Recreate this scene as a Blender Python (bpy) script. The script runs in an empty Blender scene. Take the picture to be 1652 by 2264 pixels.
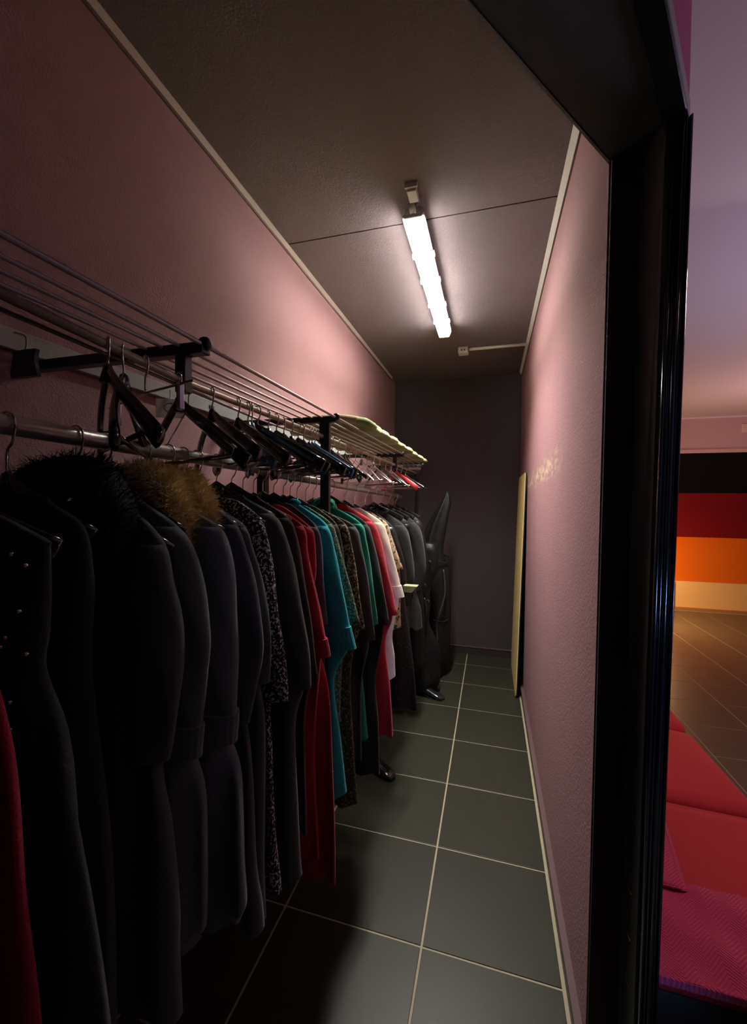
import bpy, math, random
from mathutils import Vector, Matrix
random.seed(7)
S = bpy.context.scene
COL = S.collection
# ------------------------------------------------------------------ camera, world, light, exposure
def cam_setup():
    yaw, pitch, roll = .2772, -.0253, .0089
    fwd = Vector((-math.sin(yaw), math.cos(yaw), 0)); right = Vector((math.cos(yaw), math.sin(yaw), 0)); up = Vector((0, 0, 1))
    F = fwd*math.cos(pitch) + up*math.sin(pitch); u2 = up*math.cos(pitch) - fwd*math.sin(pitch)
    R = right*math.cos(roll) + u2*math.sin(roll); U = u2*math.cos(roll) - right*math.sin(roll)
    c = bpy.data.cameras.new('camera'); o = bpy.data.objects.new('camera', c); COL.objects.link(o)
    c.sensor_fit = 'HORIZONTAL'; c.sensor_width = 36; c.lens = 36*912.74/1652; c.clip_start = .02
    M = Matrix((R, U, -F)).transposed().to_4x4(); M.translation = (0, 0, 1.6)
    o.matrix_world = M; S.camera = o
cam_setup()
w = bpy.data.worlds.new('world'); S.world = w; w.use_nodes = True
w.node_tree.nodes['Background'].inputs[0].default_value = (.5, .55, .6, 1)
w.node_tree.nodes['Background'].inputs[1].default_value = .002
S.view_settings.view_transform = 'Standard'; S.view_settings.look = 'None'
S.view_settings.exposure = 0.0; S.view_settings.gamma = 1.0
ZLAMP = 2.835
TUBE = 1.7        # strength of the fluorescent fitting in the closet
def light(name, kind, loc, energy, color, size=.2, rot=(0, 0, 0), size_y=None):
    l = bpy.data.lights.new(name, kind); l.energy = energy; l.color = color
    if kind == 'AREA':
        l.shape = 'RECTANGLE'; l.size = size; l.size_y = size_y or size
    elif kind != 'SUN': l.shadow_soft_size = size
    o = bpy.data.objects.new(name, l); COL.objects.link(o); o.location = loc; o.rotation_euler = rot
    return o
PI = math.pi
light('hall_violet_uplight', 'AREA', (2.7, 2.3, 1.3), 40, (.70, .66, 1), 1.2, (PI, 0, 0))
light('hall_pink_uplight', 'AREA', (3.4, 5.2, 1.6), 20, (1, .58, .58), .8, (PI, 0, 0))
light('hall_orange_lamp', 'POINT', (2.0, 6.35, .62), 66, (1, .58, .26), .12)
light('hall_sofa_lamp', 'AREA', (1.15, 2.6, 2.75), 13, (1, .72, .60), .3, (-.35, 0, 0))
bl = light('hall_blue_lamp', 'AREA', (1.5, -.2, 1.15), .38, (.28, .48, 1), .04, (PI/2, 0, .707), 1.5); bl.data.spread = .20
# light leaving the sides and the underside of the fluorescent fitting; its ribbed cover keeps the light near square to the tube
for nm, lx, lz, rot, sz, en, sp in (('lamp_light_left', -.407, ZLAMP, (0, -1.58, 0), .05, 16, 1.62), ('lamp_light_right', -.293, ZLAMP, (0, 1.58, 0), .05, 24, 1.66), ('lamp_light_down', -.35, ZLAMP-.033, (0, 0, 0), .07, 36, 2.08)):
    q = light(nm, 'AREA', (lx, 2.47, lz), en, (1, .96, .90), sz, rot, 1.24); q.data.spread = sp

# ------------------------------------------------------------------ materials
MT = {}
def mat(name, color, rough=.8, bump=0, bscale=60, metal=0, spec=None, emit=None, var=0, vscale=3, sheen=0, bdist=.002, coat=0):
    if name in MT: return MT[name]
    m = bpy.data.materials.new(name); m.use_nodes = True; nt = m.node_tree; N = nt.nodes; L = nt.links
    b = N['Principled BSDF']; b.inputs['Base Color'].default_value = (*color, 1); b.inputs['Roughness'].default_value = rough
    b.inputs['Metallic'].default_value = metal
    if spec is not None: b.inputs['Specular IOR Level'].default_value = spec
    if sheen: b.inputs['Sheen Weight'].default_value = sheen
    if coat: b.inputs['Coat Weight'].default_value = coat
    if emit: b.inputs['Emission Color'].default_value = (*emit[0], 1); b.inputs['Emission Strength'].default_value = emit[1]
    tc = N.new('ShaderNodeTexCoord')
    if var:
        n = N.new('ShaderNodeTexNoise'); n.inputs['Scale'].default_value = vscale; n.inputs['Detail'].default_value = 6
        mx = N.new('ShaderNodeMix'); mx.data_type = 'RGBA'
        mx.inputs[6].default_value = (*[c*(1-var) for c in color], 1); mx.inputs[7].default_value = (*[min(1, c*(1+var)) for c in color], 1)
        L.new(tc.outputs['Object'], n.inputs['Vector']); L.new(n.outputs['Fac'], mx.inputs[0]); L.new(mx.outputs[2], b.inputs['Base Color'])
    if bump:
        n2 = N.new('ShaderNodeTexNoise'); n2.inputs['Scale'].default_value = bscale; n2.inputs['Detail'].default_value = 4
        bp = N.new('ShaderNodeBump'); bp.inputs['Strength'].default_value = bump; bp.inputs['Distance'].default_value = bdist
        L.new(tc.outputs['Object'], n2.inputs['Vector']); L.new(n2.outputs['Fac'], bp.inputs['Height']); L.new(bp.outputs[0], b.inputs['Normal'])
    MT[name] = m; return m
def speck(name, c1, c2, scale=150, thr=.58, rough=.85, soft=.03, detail=2):
    m = mat(name, c1, rough, .5, 300)
    nt = m.node_tree; N = nt.nodes; L = nt.links; b = N['Principled BSDF']
    tc = N.new('ShaderNodeTexCoord'); n = N.new('ShaderNodeTexNoise'); n.inputs['Scale'].default_value = scale; n.inputs['Detail'].default_value = detail
    r = N.new('ShaderNodeValToRGB'); r.color_ramp.elements[0].position = thr; r.color_ramp.elements[0].color = (*c1, 1)
    r.color_ramp.elements[1].position = min(1, thr+soft); r.color_ramp.elements[1].color = (*c2, 1)
    L.new(tc.outputs['Object'], n.inputs['Vector']); L.new(n.outputs['Fac'], r.inputs[0]); L.new(r.outputs[0], b.inputs['Base Color'])
    return m
def cloth(name, c, rough=.9, sheen=.12): return mat(name, c, rough, .45, 420, sheen=sheen, var=.18, vscale=35, spec=.25)
wallp = mat('mauve_wall_paint', (.340, .176, .182), .75, .55, 160, var=.06, vscale=5, bdist=.003)
def add_scuffs(m):     # pale scuffed band where boards have rubbed the right wall
    nt = m.node_tree; N = nt.nodes; L = nt.links; b = N['Principled BSDF']
    src = b.inputs['Base Color'].links[0].from_socket
    tc = N.new('ShaderNodeTexCoord'); sx = N.new('ShaderNodeSeparateXYZ'); L.new(tc.outputs['Object'], sx.inputs[0])
    def rng(sock, lo, hi, s):
        a = N.new('ShaderNodeMapRange'); a.inputs[1].default_value = lo-s; a.inputs[2].default_value = lo+s; L.new(sock, a.inputs[0])
        c = N.new('ShaderNodeMapRange'); c.inputs[1].default_value = hi+s; c.inputs[2].default_value = hi-s; L.new(sock, c.inputs[0])
        q = N.new('ShaderNodeMath'); q.operation = 'MULTIPLY'; L.new(a.outputs[0], q.inputs[0]); L.new(c.outputs[0], q.inputs[1]); return q.outputs[0]
    ry = rng(sx.outputs[1], 1.95, 3.5, .15)
    # band centre rises toward the camera
    ma = N.new('ShaderNodeMath'); ma.operation = 'MULTIPLY_ADD'; ma.inputs[1].default_value = .03; L.new(sx.outputs[1], ma.inputs[0]); L.new(sx.outputs[2], ma.inputs[2])
    rz = rng(ma.outputs[0], 1.80, 1.90, .035)
    n = N.new('ShaderNodeTexNoise'); n.inputs['Scale'].default_value = 14; n.inputs['Detail'].default_value = 8
    mp = N.new('ShaderNodeMapping'); mp.inputs['Scale'].default_value = (1, .9, 2.2); L.new(tc.outputs['Object'], mp.inputs[0]); L.new(mp.outputs[0], n.inputs['Vector'])
    rr = N.new('ShaderNodeMapRange'); rr.inputs[1].default_value = .46; rr.inputs[2].default_value = .58; L.new(n.outputs['Fac'], rr.inputs[0])
    q = N.new('ShaderNodeMath'); q.operation = 'MULTIPLY'; L.new(ry, q.inputs[0]); L.new(rz, q.inputs[1])
    q2 = N.new('ShaderNodeMath'); q2.operation = 'MULTIPLY'; L.new(q.outputs[0], q2.inputs[0]); L.new(rr.outputs[0], q2.inputs[1])
    mx = N.new('ShaderNodeMix'); mx.data_type = 'RGBA'; mx.inputs[7].default_value = (.50, .38, .25, 1)
    L.new(q2.outputs[0], mx.inputs[0]); L.new(src, mx.inputs[6]); L.new(mx.outputs[2], b.inputs['Base Color'])
wallr = mat('mauve_wall_paint_scuffed', (.355, .182, .192), .75, .6, 120, var=.06, vscale=5, bdist=.004); add_scuffs(wallr)
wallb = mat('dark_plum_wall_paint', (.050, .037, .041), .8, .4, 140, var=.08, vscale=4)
ceilm = mat('dark_mauve_ceiling', (.160, .122, .130), .8, .6, 130, var=.08, vscale=4, bdist=.003)
blackm = mat('black_painted_board', (.034, .037, .035), .55, .2, 60)
plum = mat('shade_toned_plaster', (.055, .034, .036), .85, .6, 150)  # wall colour darkened to carry the shade on the partition end
gloss = mat('black_gloss_profile', (.012, .012, .014), .14, .12, 25, spec=.8)
blackmetal = mat('black_metal', (.015, .015, .015), .4, .1, 60)
steel = mat('brushed_steel', (.55, .53, .50), .28, .1, 200, metal=1)
rodm = mat('rack_rod_steel', (.60, .50, .46), .35, 0, metal=.5)
brass = mat('tan_tube', (.50, .40, .27), .4, .1, 80, metal=.3)
railm = mat('worn_steel_rail', (.48, .45, .40), .32, .2, 90, metal=.6, var=.25, vscale=25)
hangblack = mat('black_hanger_plastic', (.010, .010, .011), .16, spec=1.0)
hangwire = mat('chrome_hanger_wire', (.75, .73, .70), .2, metal=1)
whitep = mat('white_painted_batten', (.34, .36, .33), .6, .2, 40, var=.08, vscale=20)
trimw = mat('white_plastic_trunking', (.93, .90, .86), .45)
trimd = mat('cream_ceiling_strip', (.62, .52, .47), .5, .2, 60)
tilem = mat('dark_olive_floor_tile', (.029, .028, .019), .42, .12, 35, var=.12, vscale=8, spec=.32)
groutm = mat('sand_grout', (.36, .31, .21), .9, .5, 200, var=.15, vscale=30)
skirtm = mat('dark_tile_skirting', (.035, .028, .026), .4, .1, 60)
skirttop = mat('mauve_skirting_edge', (.11, .06, .062), .7)
whitehouse = mat('grey_lamp_housing', (.6, .6, .58), .5)
diff = mat('lit_lamp_diffuser', (.9, .9, .88), .5, emit=((1, .98, .95), TUBE))
boxm = mat('light_grey_plastic', (.62, .62, .60), .5)
plym = mat('pale_plywood_face', (.85, .64, .26), .6, .2, 30, var=.1, vscale=12)
paperw = mat('white_paper', (.75, .72, .68), .8)
def translucent(m, c, f=.5):
    nt = m.node_tree; N = nt.nodes; L = nt.links; t = N.new('ShaderNodeBsdfTranslucent'); t.inputs[0].default_value = (*c, 1)
    x = N.new('ShaderNodeMixShader'); x.inputs[0].default_value = f; out = N['Material Output']
    L.new(N['Principled BSDF'].outputs[0], x.inputs[1]); L.new(t.outputs[0], x.inputs[2]); L.new(x.outputs[0], out.inputs[0])
translucent(paperw, (.8, .76, .72))

# ------------------------------------------------------------------ mesh builder
class MB:
    def __init__(s): s.v = []; s.f = []
    def prism(s, bot, top):         # bot/top: equal lists of 3-D points
        n = len(bot); b = len(s.v); s.v += [tuple(p) for p in bot] + [tuple(p) for p in top]
        s.f.append(tuple(b+i for i in reversed(range(n)))); s.f.append(tuple(b+n+i for i in range(n)))
        for i in range(n): j = (i+1) % n; s.f.append((b+i, b+j, b+n+j, b+n+i))
        return s
    def box(s, x0, x1, y0, y1, z0, z1):
        return s.prism([(x0, y0, z0), (x1, y0, z0), (x1, y1, z0), (x0, y1, z0)], [(x0, y0, z1), (x1, y0, z1), (x1, y1, z1), (x0, y1, z1)])
    def foot(s, pts, z0, z1): return s.prism([(x, y, z0) for x, y in pts], [(x, y, z1) for x, y in pts])
    def loft(s, rings, cap=True, closed=True):
        b = len(s.v); n = len(rings[0])
        for r in rings: s.v += [tuple(p) for p in r]
        for i in range(len(rings)-1):
            for j in range(n if closed else n-1):
                k = (j+1) % n; s.f.append((b+i*n+j, b+i*n+k, b+(i+1)*n+k, b+(i+1)*n+j))
        if cap:
            s.f.append(tuple(b+j for j in reversed(range(n)))); e = b+(len(rings)-1)*n; s.f.append(tuple(e+j for j in range(n)))
        return s
    def tube(s, path, r, n=8, flat=1.0, axis=None):
        P = [Vector(p) for p in path]; rings = []; ref = Vector(axis) if axis else None
        for i, p in enumerate(P):
            t = (P[min(i+1, len(P)-1)] - P[max(i-1, 0)]).normalized()
            if ref is None:
                ref = Vector((0, 0, 1)) if abs(t.z) < .9 else Vector((1, 0, 0))
            a = (ref - t*ref.dot(t)).normalized(); c = t.cross(a); ref = a if not axis else Vector(axis)
            rr = r[i] if isinstance(r, (list, tuple)) else r
            rings.append([p + a*(rr*math.cos(2*PI*k/n)) + c*(rr*flat*math.sin(2*PI*k/n)) for k in range(n)])
        return s.loft(rings)
    def ball(s, c, r, n=8, sx=1, sy=1, sz=1):
        rings = []
        for i in range(1, n):
            a = PI*i/n; rings.append([(c[0]+sx*r*math.sin(a)*math.cos(2*PI*k/n), c[1]+sy*r*math.sin(a)*math.sin(2*PI*k/n), c[2]-sz*r*math.cos(a)) for k in range(n)])
        return s.loft(rings)
    def build(s, name, m, parent=None, smooth=False, bevel=0):
        me = bpy.data.meshes.new(name); me.from_pydata(s.v, [], s.f); me.materials.append(m); me.validate()
        if smooth: me.shade_smooth()
        o = bpy.data.objects.new(name, me); COL.objects.link(o)
        if parent: o.parent = parent
        if bevel:
            d = o.modifiers.new('bevel', 'BEVEL'); d.width = bevel; d.segments = 2; d.limit_method = 'ANGLE'
        return o
def tag(o, label=None, cat=None, group=None, kind=None):
    if label: o['label'] = label
    if cat: o['category'] = cat
    if group: o['group'] = group
    if kind: o['kind'] = kind
    return o
def empty(name, label, cat, loc=(0, 0, 0), group=None, rz=0):
    o = bpy.data.objects.new(name, None); COL.objects.link(o); o.location = loc; o.rotation_euler = (0, 0, rz); o.empty_display_size = .05
    return tag(o, label, cat, group)
def struct(name, mb, m, label, parent=None, **k):
    o = mb.build(name, m, parent, **k); tag(o, label, None if parent else 'structure', None, None if parent else 'structure'); return o
def cr(pts, n=6):          # smooth curve through points (Catmull-Rom)
    P = [Vector(p) for p in pts]; out = []
    for i in range(len(P)-1):
        a, b, c, d = P[max(i-1, 0)], P[i], P[i+1], P[min(i+2, len(P)-1)]
        for k in range(n):
            t = k/n; out.append(.5*((2*b)+(c-a)*t+(2*a-5*b+4*c-d)*t*t+(3*b-a-3*c+d)*t**3))
    out.append(P[-1]); return out

# ------------------------------------------------------------------ setting: closet
XL, XR, YB, ZC = -1.03, .28, 4.445, 2.905
struct('wall_left', MB().box(XL-.1, XL, -1.6, YB+.1, 0, ZC+.05), wallp, 'mauve painted plaster wall behind the clothes rack')
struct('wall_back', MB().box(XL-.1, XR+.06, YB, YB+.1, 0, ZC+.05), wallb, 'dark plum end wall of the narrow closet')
wr = MB().prism([(.28, 1.255, 0), (.345, 1.25, 0), (.345, 7.4, 0), (.28, 7.4, 0)], [(.28, 1.205, ZC), (.345, 1.20, ZC), (.345, 7.4, ZC), (.28, 7.4, ZC)])
wro = struct('wall_right', wr, wallr, 'mauve plaster partition wall with pale scuffs on the right of the closet')
# end face of the partition (plaster return, its shade put into the dark colour)
struct('trim_1', MB().prism([(.283, 1.245, 0), (.346, 1.238, 0), (.346, 1.252, 0), (.283, 1.253, 0)], [(.283, 1.195, 2.5), (.346, 1.19, 2.5), (.346, 1.202, 2.5), (.283, 1.203, 2.5)]), plum, 'plaster end of the partition wall, coloured dark plum for shade')
ceil = struct('ceiling', MB().box(XL-.1, XR, -1.6, YB+.05, ZC+.012, ZC+.06), blackm, 'dark mauve closet ceiling of two boards')
for y0, y1 in ((-1.6, 1.928), (1.936, YB+.02)):
    p = MB().box(XL-.05, XR+.01, y0, y1, ZC, ZC+.02).build('ceiling_panel', ceilm, ceil)
fl = struct('floor', MB().box(XL-.1, .30, -1.6, YB+.1, -.05, -.003), groutm, 'dark tiled closet floor with sand coloured grout')
xs = [(XL, -.760), (-.752, -.2205), (-.2125, .2500)]
gy = [4.142-.45*k for k in range(-1, 13)]
for x0, x1 in xs:
    for k in range(len(gy)-1):
        yb, ya = min(gy[k]-.004, YB), gy[k+1]+.004
        MB().prism([(x0, ya, -.02), (x1, ya, -.02), (x1, yb, -.02), (x0, yb, -.02)], [(x0, ya, 0), (x1, ya, 0), (x1, yb, 0), (x0, yb, 0)]).build('floor_tile', tilem, fl, bevel=.0015)
# skirtings
sk = struct('baseboard_right', MB().box(.262, .281, 1.26, YB, 0, .072), skirtm, 'dark skirting along the right wall')
MB().box(.258, .281, 1.26, YB, .072, .079).build('top_edge', skirttop, sk)
sb = struct('baseboard_back', MB().box(XL, .27, YB-.012, YB, 0, .075), skirtm, 'dark skirting along the closet end wall')
MB().box(XL, .27, YB-.018, YB, .075, .083).build('top_edge', skirttop, sb)
struct('baseboard_left', MB().box(XL, XL+.012, -1.5, YB, 0, .075), skirtm, 'dark skirting behind the clothes')
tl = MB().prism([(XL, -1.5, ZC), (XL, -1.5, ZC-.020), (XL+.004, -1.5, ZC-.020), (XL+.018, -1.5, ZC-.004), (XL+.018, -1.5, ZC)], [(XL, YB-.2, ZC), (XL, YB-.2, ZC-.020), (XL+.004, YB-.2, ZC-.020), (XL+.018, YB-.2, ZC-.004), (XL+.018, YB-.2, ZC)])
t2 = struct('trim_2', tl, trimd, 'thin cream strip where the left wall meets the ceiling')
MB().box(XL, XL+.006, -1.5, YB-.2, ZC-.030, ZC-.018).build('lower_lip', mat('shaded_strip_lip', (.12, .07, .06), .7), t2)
struct('trim_3', MB().prism([(.252, 1.0, ZC-.001), (.270, 1.0, ZC-.028), (.272, 1.0, ZC-.030), (.272, 1.0, ZC)], [(.252, YB-.05, ZC-.001), (.270, YB-.05, ZC-.028), (.272, YB-.05, ZC-.030), (.272, YB-.05, ZC)]), trimw, 'white cable trunking along the right ceiling edge', bevel=.002)
struct('trim_4', MB().box(.272, .281, 1.22, YB-.05, ZC-.030, ZC), mat('brown_strip', (.13, .09, .07), .7), 'brown strip beside the white trunking')

# ------------------------------------------------------------------ doorway (lintel, jamb, casing)
struct('trim_5', MB().foot([(.279, 1.213), (-1.03, -.546), (-1.03, -1.4), (-.96, -1.4), (.394, 1.146), (.36, 1.19)], 2.48, ZC), blackm, 'black lintel over the diagonal doorway')
struct('trim_16', MB().prism([(.279, 1.213, 2.478), (-1.03, -.546, 2.478), (-1.03, -.556, 2.478), (.279, 1.203, 2.478)], [(.279, 1.214, 2.484), (-1.03, -.545, 2.484), (-1.03, -.545, 2.484), (.279, 1.214, 2.484)]), mat('lintel_edge_highlight', (.20, .19, .17), .5), 'thin grey strip as painted highlight along the inner edge of the lintel')  # grey strip added to paint the light caught on the lintel edge
struct('trim_6', MB().foot([(.40, 1.12), (-.93, -1.45), (-.905, -1.45), (.412, 1.10)], 2.462, ZC+.04), mat('magenta_wall_paint', (.55, .10, .22), .8, .3, 120), 'magenta painted wall above the doorway on the hall side')
struct('trim_7', MB().foot([(.378, 1.13), (-.955, -1.42), (-.90, -1.44), (.414, 1.098), (.404, 1.105)], 2.455, 2.50), gloss, 'black casing across the top of the doorway', bevel=.004)
jb = MB().prism([(.346, 1.24, 0), (.350, 1.11, 0), (.388, 1.09, 0), (.388, 1.24, 0)], [(.346, 1.19, 2.48), (.374, 1.118, 2.48), (.400, 1.10, 2.48), (.405, 1.19, 2.48)])
door = struct('door_1', jb, blackm, 'black painted door jamb beside the hall')
def strip(xb, xt, yb, yt, wd, dp, z1=2.455, m=gloss, nm='casing_bead'):
    b = MB(); rb = []; 
    for z, xc, yc in ((0, xb, yb), (z1, xt, yt)):
        rb.append([(xc+wd/2*math.cos(2*PI*k/10), yc+dp/2*math.sin(2*PI*k/10), z) for k in range(10)])
    b.loft(rb); return b.build(nm, m, door, smooth=True)
strip(.357, .380, 1.100, 1.096, .010, .016); strip(.365, .388, 1.097, 1.093, .008, .012); strip(.373, .397, 1.096, 1.091, .012, .022); strip(.381, .404, 1.095, 1.090, .009, .014); strip(.387, .411, 1.097, 1.092, .009, .03)
for z in (.62, .50, .38):        # small scratches low on the jamb
    MB().box(.352, .3535, 1.150, 1.175, z, z+.003).build('scratch', mat('bare_scratch', (.3, .3, .27), .6), door)
struct('wall_doorway', MB().foot([(.346, 1.25), (.348, 1.2), (.392, 1.11), (.396, 1.25)], 0, 2.48), blackm, 'black inner lining of the door jamb')

# ------------------------------------------------------------------ ceiling lamp, socket and pipe
lamp = empty('ceiling_lamp', 'lit white fluorescent ceiling lamp', 'lamp', (-.350, 2.47, ZC))
def lp(b, n, m, **k): return b.build(n, m, lamp, **k)
lp(MB().prism([(-.050, -.64, -.045), (.050, -.64, -.045), (.050, .64, -.045), (-.050, .64, -.045)], [(-.035, -.63, 0), (.035, -.63, 0), (.035, .63, 0), (-.035, .63, 0)]), 'housing', whitehouse)
lp(MB().prism([(-.034, -.625, -.094), (.034, -.625, -.094), (.034, .625, -.094), (-.034, .625, -.094)], [(-.050, -.648, -.047), (.050, -.648, -.047), (.050, .648, -.047), (-.050, .648, -.047)]), 'diffuser', diff, bevel=.006)
for q in (-1, 1): lp(MB().prism([(-.037, q*.650-.004, -.056), (.037, q*.650-.004, -.056), (.037, q*.650+.004, -.056), (-.037, q*.650+.004, -.056)], [(-.052, q*.652-.004, -.042), (.052, q*.652-.004, -.042), (.052, q*.652+.004, -.042), (-.052, q*.652+.004, -.042)]), 'end_cap', boxm, bevel=.003)
for yy in (-.35, -.1, .2, .45):
    for sx in (-1, 1): lp(MB().box(sx*.052-.004, sx*.052+.004, yy-.012, yy+.012, -.058, -.036), 'clip', boxm)
lp(MB().tube([(0, -.645, -.03), (0, -.69, -.028)], .014, 10), 'cable_gland', boxm, smooth=True)
jx = empty('junction_box', 'small pale junction box on the ceiling before the lamp', 'box', (-.335, 1.735, ZC))
MB().box(-.020, .020, -.035, .035, -.03, 0).build('box_body', boxm, jx, bevel=.003)
MB().box(-.026, .026, -.045, -.035, -.02, 0).build('mounting_flange', boxm, jx)
MB().tube(cr([(.01, .035, -.015), (.02, .05, -.01), (-.012, .085, -.022)]), .004, 6).build('cable', mat('cable_grey', (.2, .2, .19), .6), jx)
so = empty('ceiling_socket', 'white wall socket box on the ceiling beyond the lamp', 'socket', (-.245, 3.60, ZC))
MB().box(-.042, .042, -.045, .045, -.05, 0).build('socket_body', boxm, so, bevel=.006)
MB().box(-.030, .030, -.047, -.044, -.043, -.012).build('socket_face', whitehouse, so)
for q in (-.012, .012): MB().box(q-.005, q+.005, -.049, -.046, -.036, -.026).build('socket_hole', blackmetal, so)
pi_ = MB().tube([(-.20, 3.60, ZC-.014), (.255, 3.60, ZC-.014)], .012, 12).build('conduit_pipe', trimw, smooth=True)
tag(pi_, 'white conduit pipe crossing the ceiling to the right wall', 'pipe')

# ------------------------------------------------------------------ clothes rack
rack = empty('clothes_rack', 'long black and steel clothes rack along the left wall', 'clothes rack', (-.69, 1.42, 0))
def rp(b, n, m, **k):
    o = b.build(n, m, None, **k); o.parent = rack; o.matrix_parent_inverse = Matrix.Translation((.69, -1.42, 0)); return o
for x in (-.55, -.60, -.64, -.68, -.72): rp(MB().tube([(x, -.9, 1.906), (x, 3.45, 1.906)], .0036 if x < -.56 else .0045, 8), 'shelf_rod', rodm, smooth=True)
rp(MB().tube([(-.60, .36, 1.860), (-.60, .7, 1.838), (-.60, 3.45, 1.838)], .0075, 10), 'hanging_tube', brass, smooth=True)
rp(MB().tube([(-.615, .38, 1.845), (-.615, 1.0, 1.822), (-.615, 3.4, 1.822)], .0035, 6), 'hanging_rod', steel, smooth=True)
for y in (.70, 1.42, 2.6, 3.4):
    a = MB().box(-1.02, -.545, y-.013, y+.013, 1.888, 1.910); rp(a, 'bracket_arm', blackmetal, bevel=.003)
    rp(MB().ball((-.548, y, 1.908), .014, 8), 'end_knob', blackmetal, smooth=True)
    rp(MB().box(-.612, -.588, y-.01, y+.012, 1.815, 1.89), 'drop_bracket', blackmetal, bevel=.002)
for y in (1.43, 3.4): rp(MB().box(-.610, -.575, y-.014, y+.008, .95, 1.905), 'post', blackmetal, bevel=.003)
rp(MB().box(-.745, -.715, 1.205, 1.235, .95, 1.80), 'post', blackmetal, bevel=.003)
rp(MB().tube([(-.69, -.35, 1.722), (-.69, 1.17, 1.697)], .0155, 16), 'garment_rail', railm, smooth=True)
rp(MB().tube([(-.69, 1.23, 1.690), (-.69, 3.2, 1.640)], .0145, 16), 'garment_rail', railm, smooth=True)
for y, z in ((1.165, 1.697), (1.235, 1.690)): rp(MB().tube([(-.69, y-.008, z), (-.69, y+.008, z)], .019, 14), 'rail_collar', steel, smooth=True)
bt = tag(MB().box(XL+.001, XL+.022, -1.2, 2.9, 1.925, 1.970).build('wall_batten', whitep, bevel=.002), 'long pale grey batten fixed to the wall behind the hangers', 'batten')
MB().box(XL+.020, XL+.0245, 1.31, 1.335, 1.940, 1.952).build('slot', blackmetal, bt)
for y in (.60, 2.1): MB().ball((XL+.023, y, 1.93), .006, 6).build('screw', steel, bt)
pl_ = empty('wrapped_tag', 'dim blue-grey plastic tag hung from the batten', 'tag', (-.93, .63, 1.925))
MB().loft([[(sx*.034+.004*math.sin(z*90+sx), sy*.004, -z) for sx, sy in ((-1, -1), (.4, -1.6), (1, -1), (1, 1), (-.2, 1.4), (-1, 1))] for z in (.02, .03, .045, .06, .075)]).build('tag_sleeve', mat('blue_grey_plastic', (.06, .075, .11), .3, .4, 40), pl_)
MB().tube(cr([(0, 0, -.02), (.004, 0, 0), (-.004, .0, .012), (-.03, 0, .02)]), .0018, 6).build('hook', steel, pl_)

# ------------------------------------------------------------------ hangers
HSEQ = {}
def hook_path(top, drop, r):    # over a bar whose centre is `r` below top, in the plane of the hanger
    pts = [(-r*.95, 0, -r*1.15)] + [(-r*math.cos(a), 0, -r+r*math.sin(a)) for a in (0.1, .6, 1.2, 1.8, 2.4, 3.0)]
    pts += [(r*.98, 0, -r*1.5), (r*.6, 0, -r*2.6), (.001, 0, -r*3.3), (0, 0, -drop)]
    return cr(pts, 4)
def make_hanger(name, label, kind, x, y, z, ang, group=None, drop=.062, r=.015, half=.205, fall=.105, cat='hanger'):
    # (x, y, z): top of the bar the hook lies on; ang: direction of one shoulder
    o = empty(name, label, cat, (x, y, z+.003), group, ang)
    key = (kind, round(drop, 3), round(r, 3), round(half, 3), round(fall, 3))
    if key not in HSEQ:
        parts = []
        hp = hook_path(0, drop, r)
        a = MB().tube(hp, .0018 if kind != 'wire' else .0014, 6).build('hook', hangwire, None, smooth=True); parts.append(a)
        z0 = -drop
        if kind in ('broad', 'thin', 'blue', 'red', 'steel'):
            th = {'broad': .020, 'thin': .0085, 'blue': .020, 'red': .022, 'steel': .004}[kind]
            m = {'broad': hangblack, 'thin': hangblack, 'blue': mat('blue_hanger', (.02, .16, .42), .3), 'red': mat('red_hanger', (.75, .06, .07), .35), 'steel': hangwire}[kind]
            b = MB(); pts = []; rad = []
            for i in range(17):
                u = -1+i/8; s = abs(u); zz = z0 - fall*(.10*s + .90*s**1.25) - .004 + .010*math.exp(-(u/.12)**2)
                pts.append((half*u, .022*s*s if kind != 'steel' else 0, zz)); rad.append(th*(.52+.30*s) if kind != 'steel' else th)
            b.tube(pts, rad, 10, flat=.42 if kind in ('broad', 'blue', 'red') else .8, axis=(0, 0, 1))
            parts.append(b.build('shoulder_bar', m, None, smooth=True))
            if kind != 'red':
                c = MB().tube([(-half*.93, .016, z0-fall*.93), (half*.93, .016, z0-fall*.93)], .0042 if kind != 'steel' else .0022, 8); parts.append(c.build('trouser_bar', m, None, smooth=True))
            d = MB().tube([(0, 0, z0+.012), (0, 0, z0-.016)], [.006, .013], 8); parts.append(d.build('neck', m, None, smooth=True))
        elif kind == 'wire':
            b = MB().tube([(0, 0, z0), (half, 0, z0-fall), (half*.96, 0, z0-fall-.012), (-half*.96, 0, z0-fall-.012), (-half, 0, z0-fall), (0, 0, z0)], .0014, 6)
            parts.append(b.build('wire_frame', hangwire, None, smooth=True))
        elif kind == 'clip':
            b = MB().tube([(-half*.8, 0, z0-.01), (0, 0, z0-.004), (half*.8, 0, z0-.01)], .0022, 6); parts.append(b.build('bar', hangwire, None, smooth=True))
            for s in (-1, 1):
                parts.append(MB().box(s*half*.6-.005, s*half*.6+.005, -.004, .006, z0-.05, z0-.006).build('clip', hangwire, None, bevel=.002))
        HSEQ[key] = parts
        for p in parts: p.parent = o
    else:
        for p in HSEQ[key]:
            q = p.copy(); COL.objects.link(q); q.parent = o
    return o
D = math.radians
def uph(y, kind, ang, label, group=None, half=.205, fall=.10, drop=.062, nm='hanger'):
    z = 1.848 if y > .7 else 1.848+(.7-y)*.065
    make_hanger(nm, label, kind, -.60, y, z, D(ang), group, drop, .012, half, fall)
uph(.53, 'broad', -32, 'broad black hanger hanging alone at the near end of the upper tube', drop=.058, fall=.12)
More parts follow.
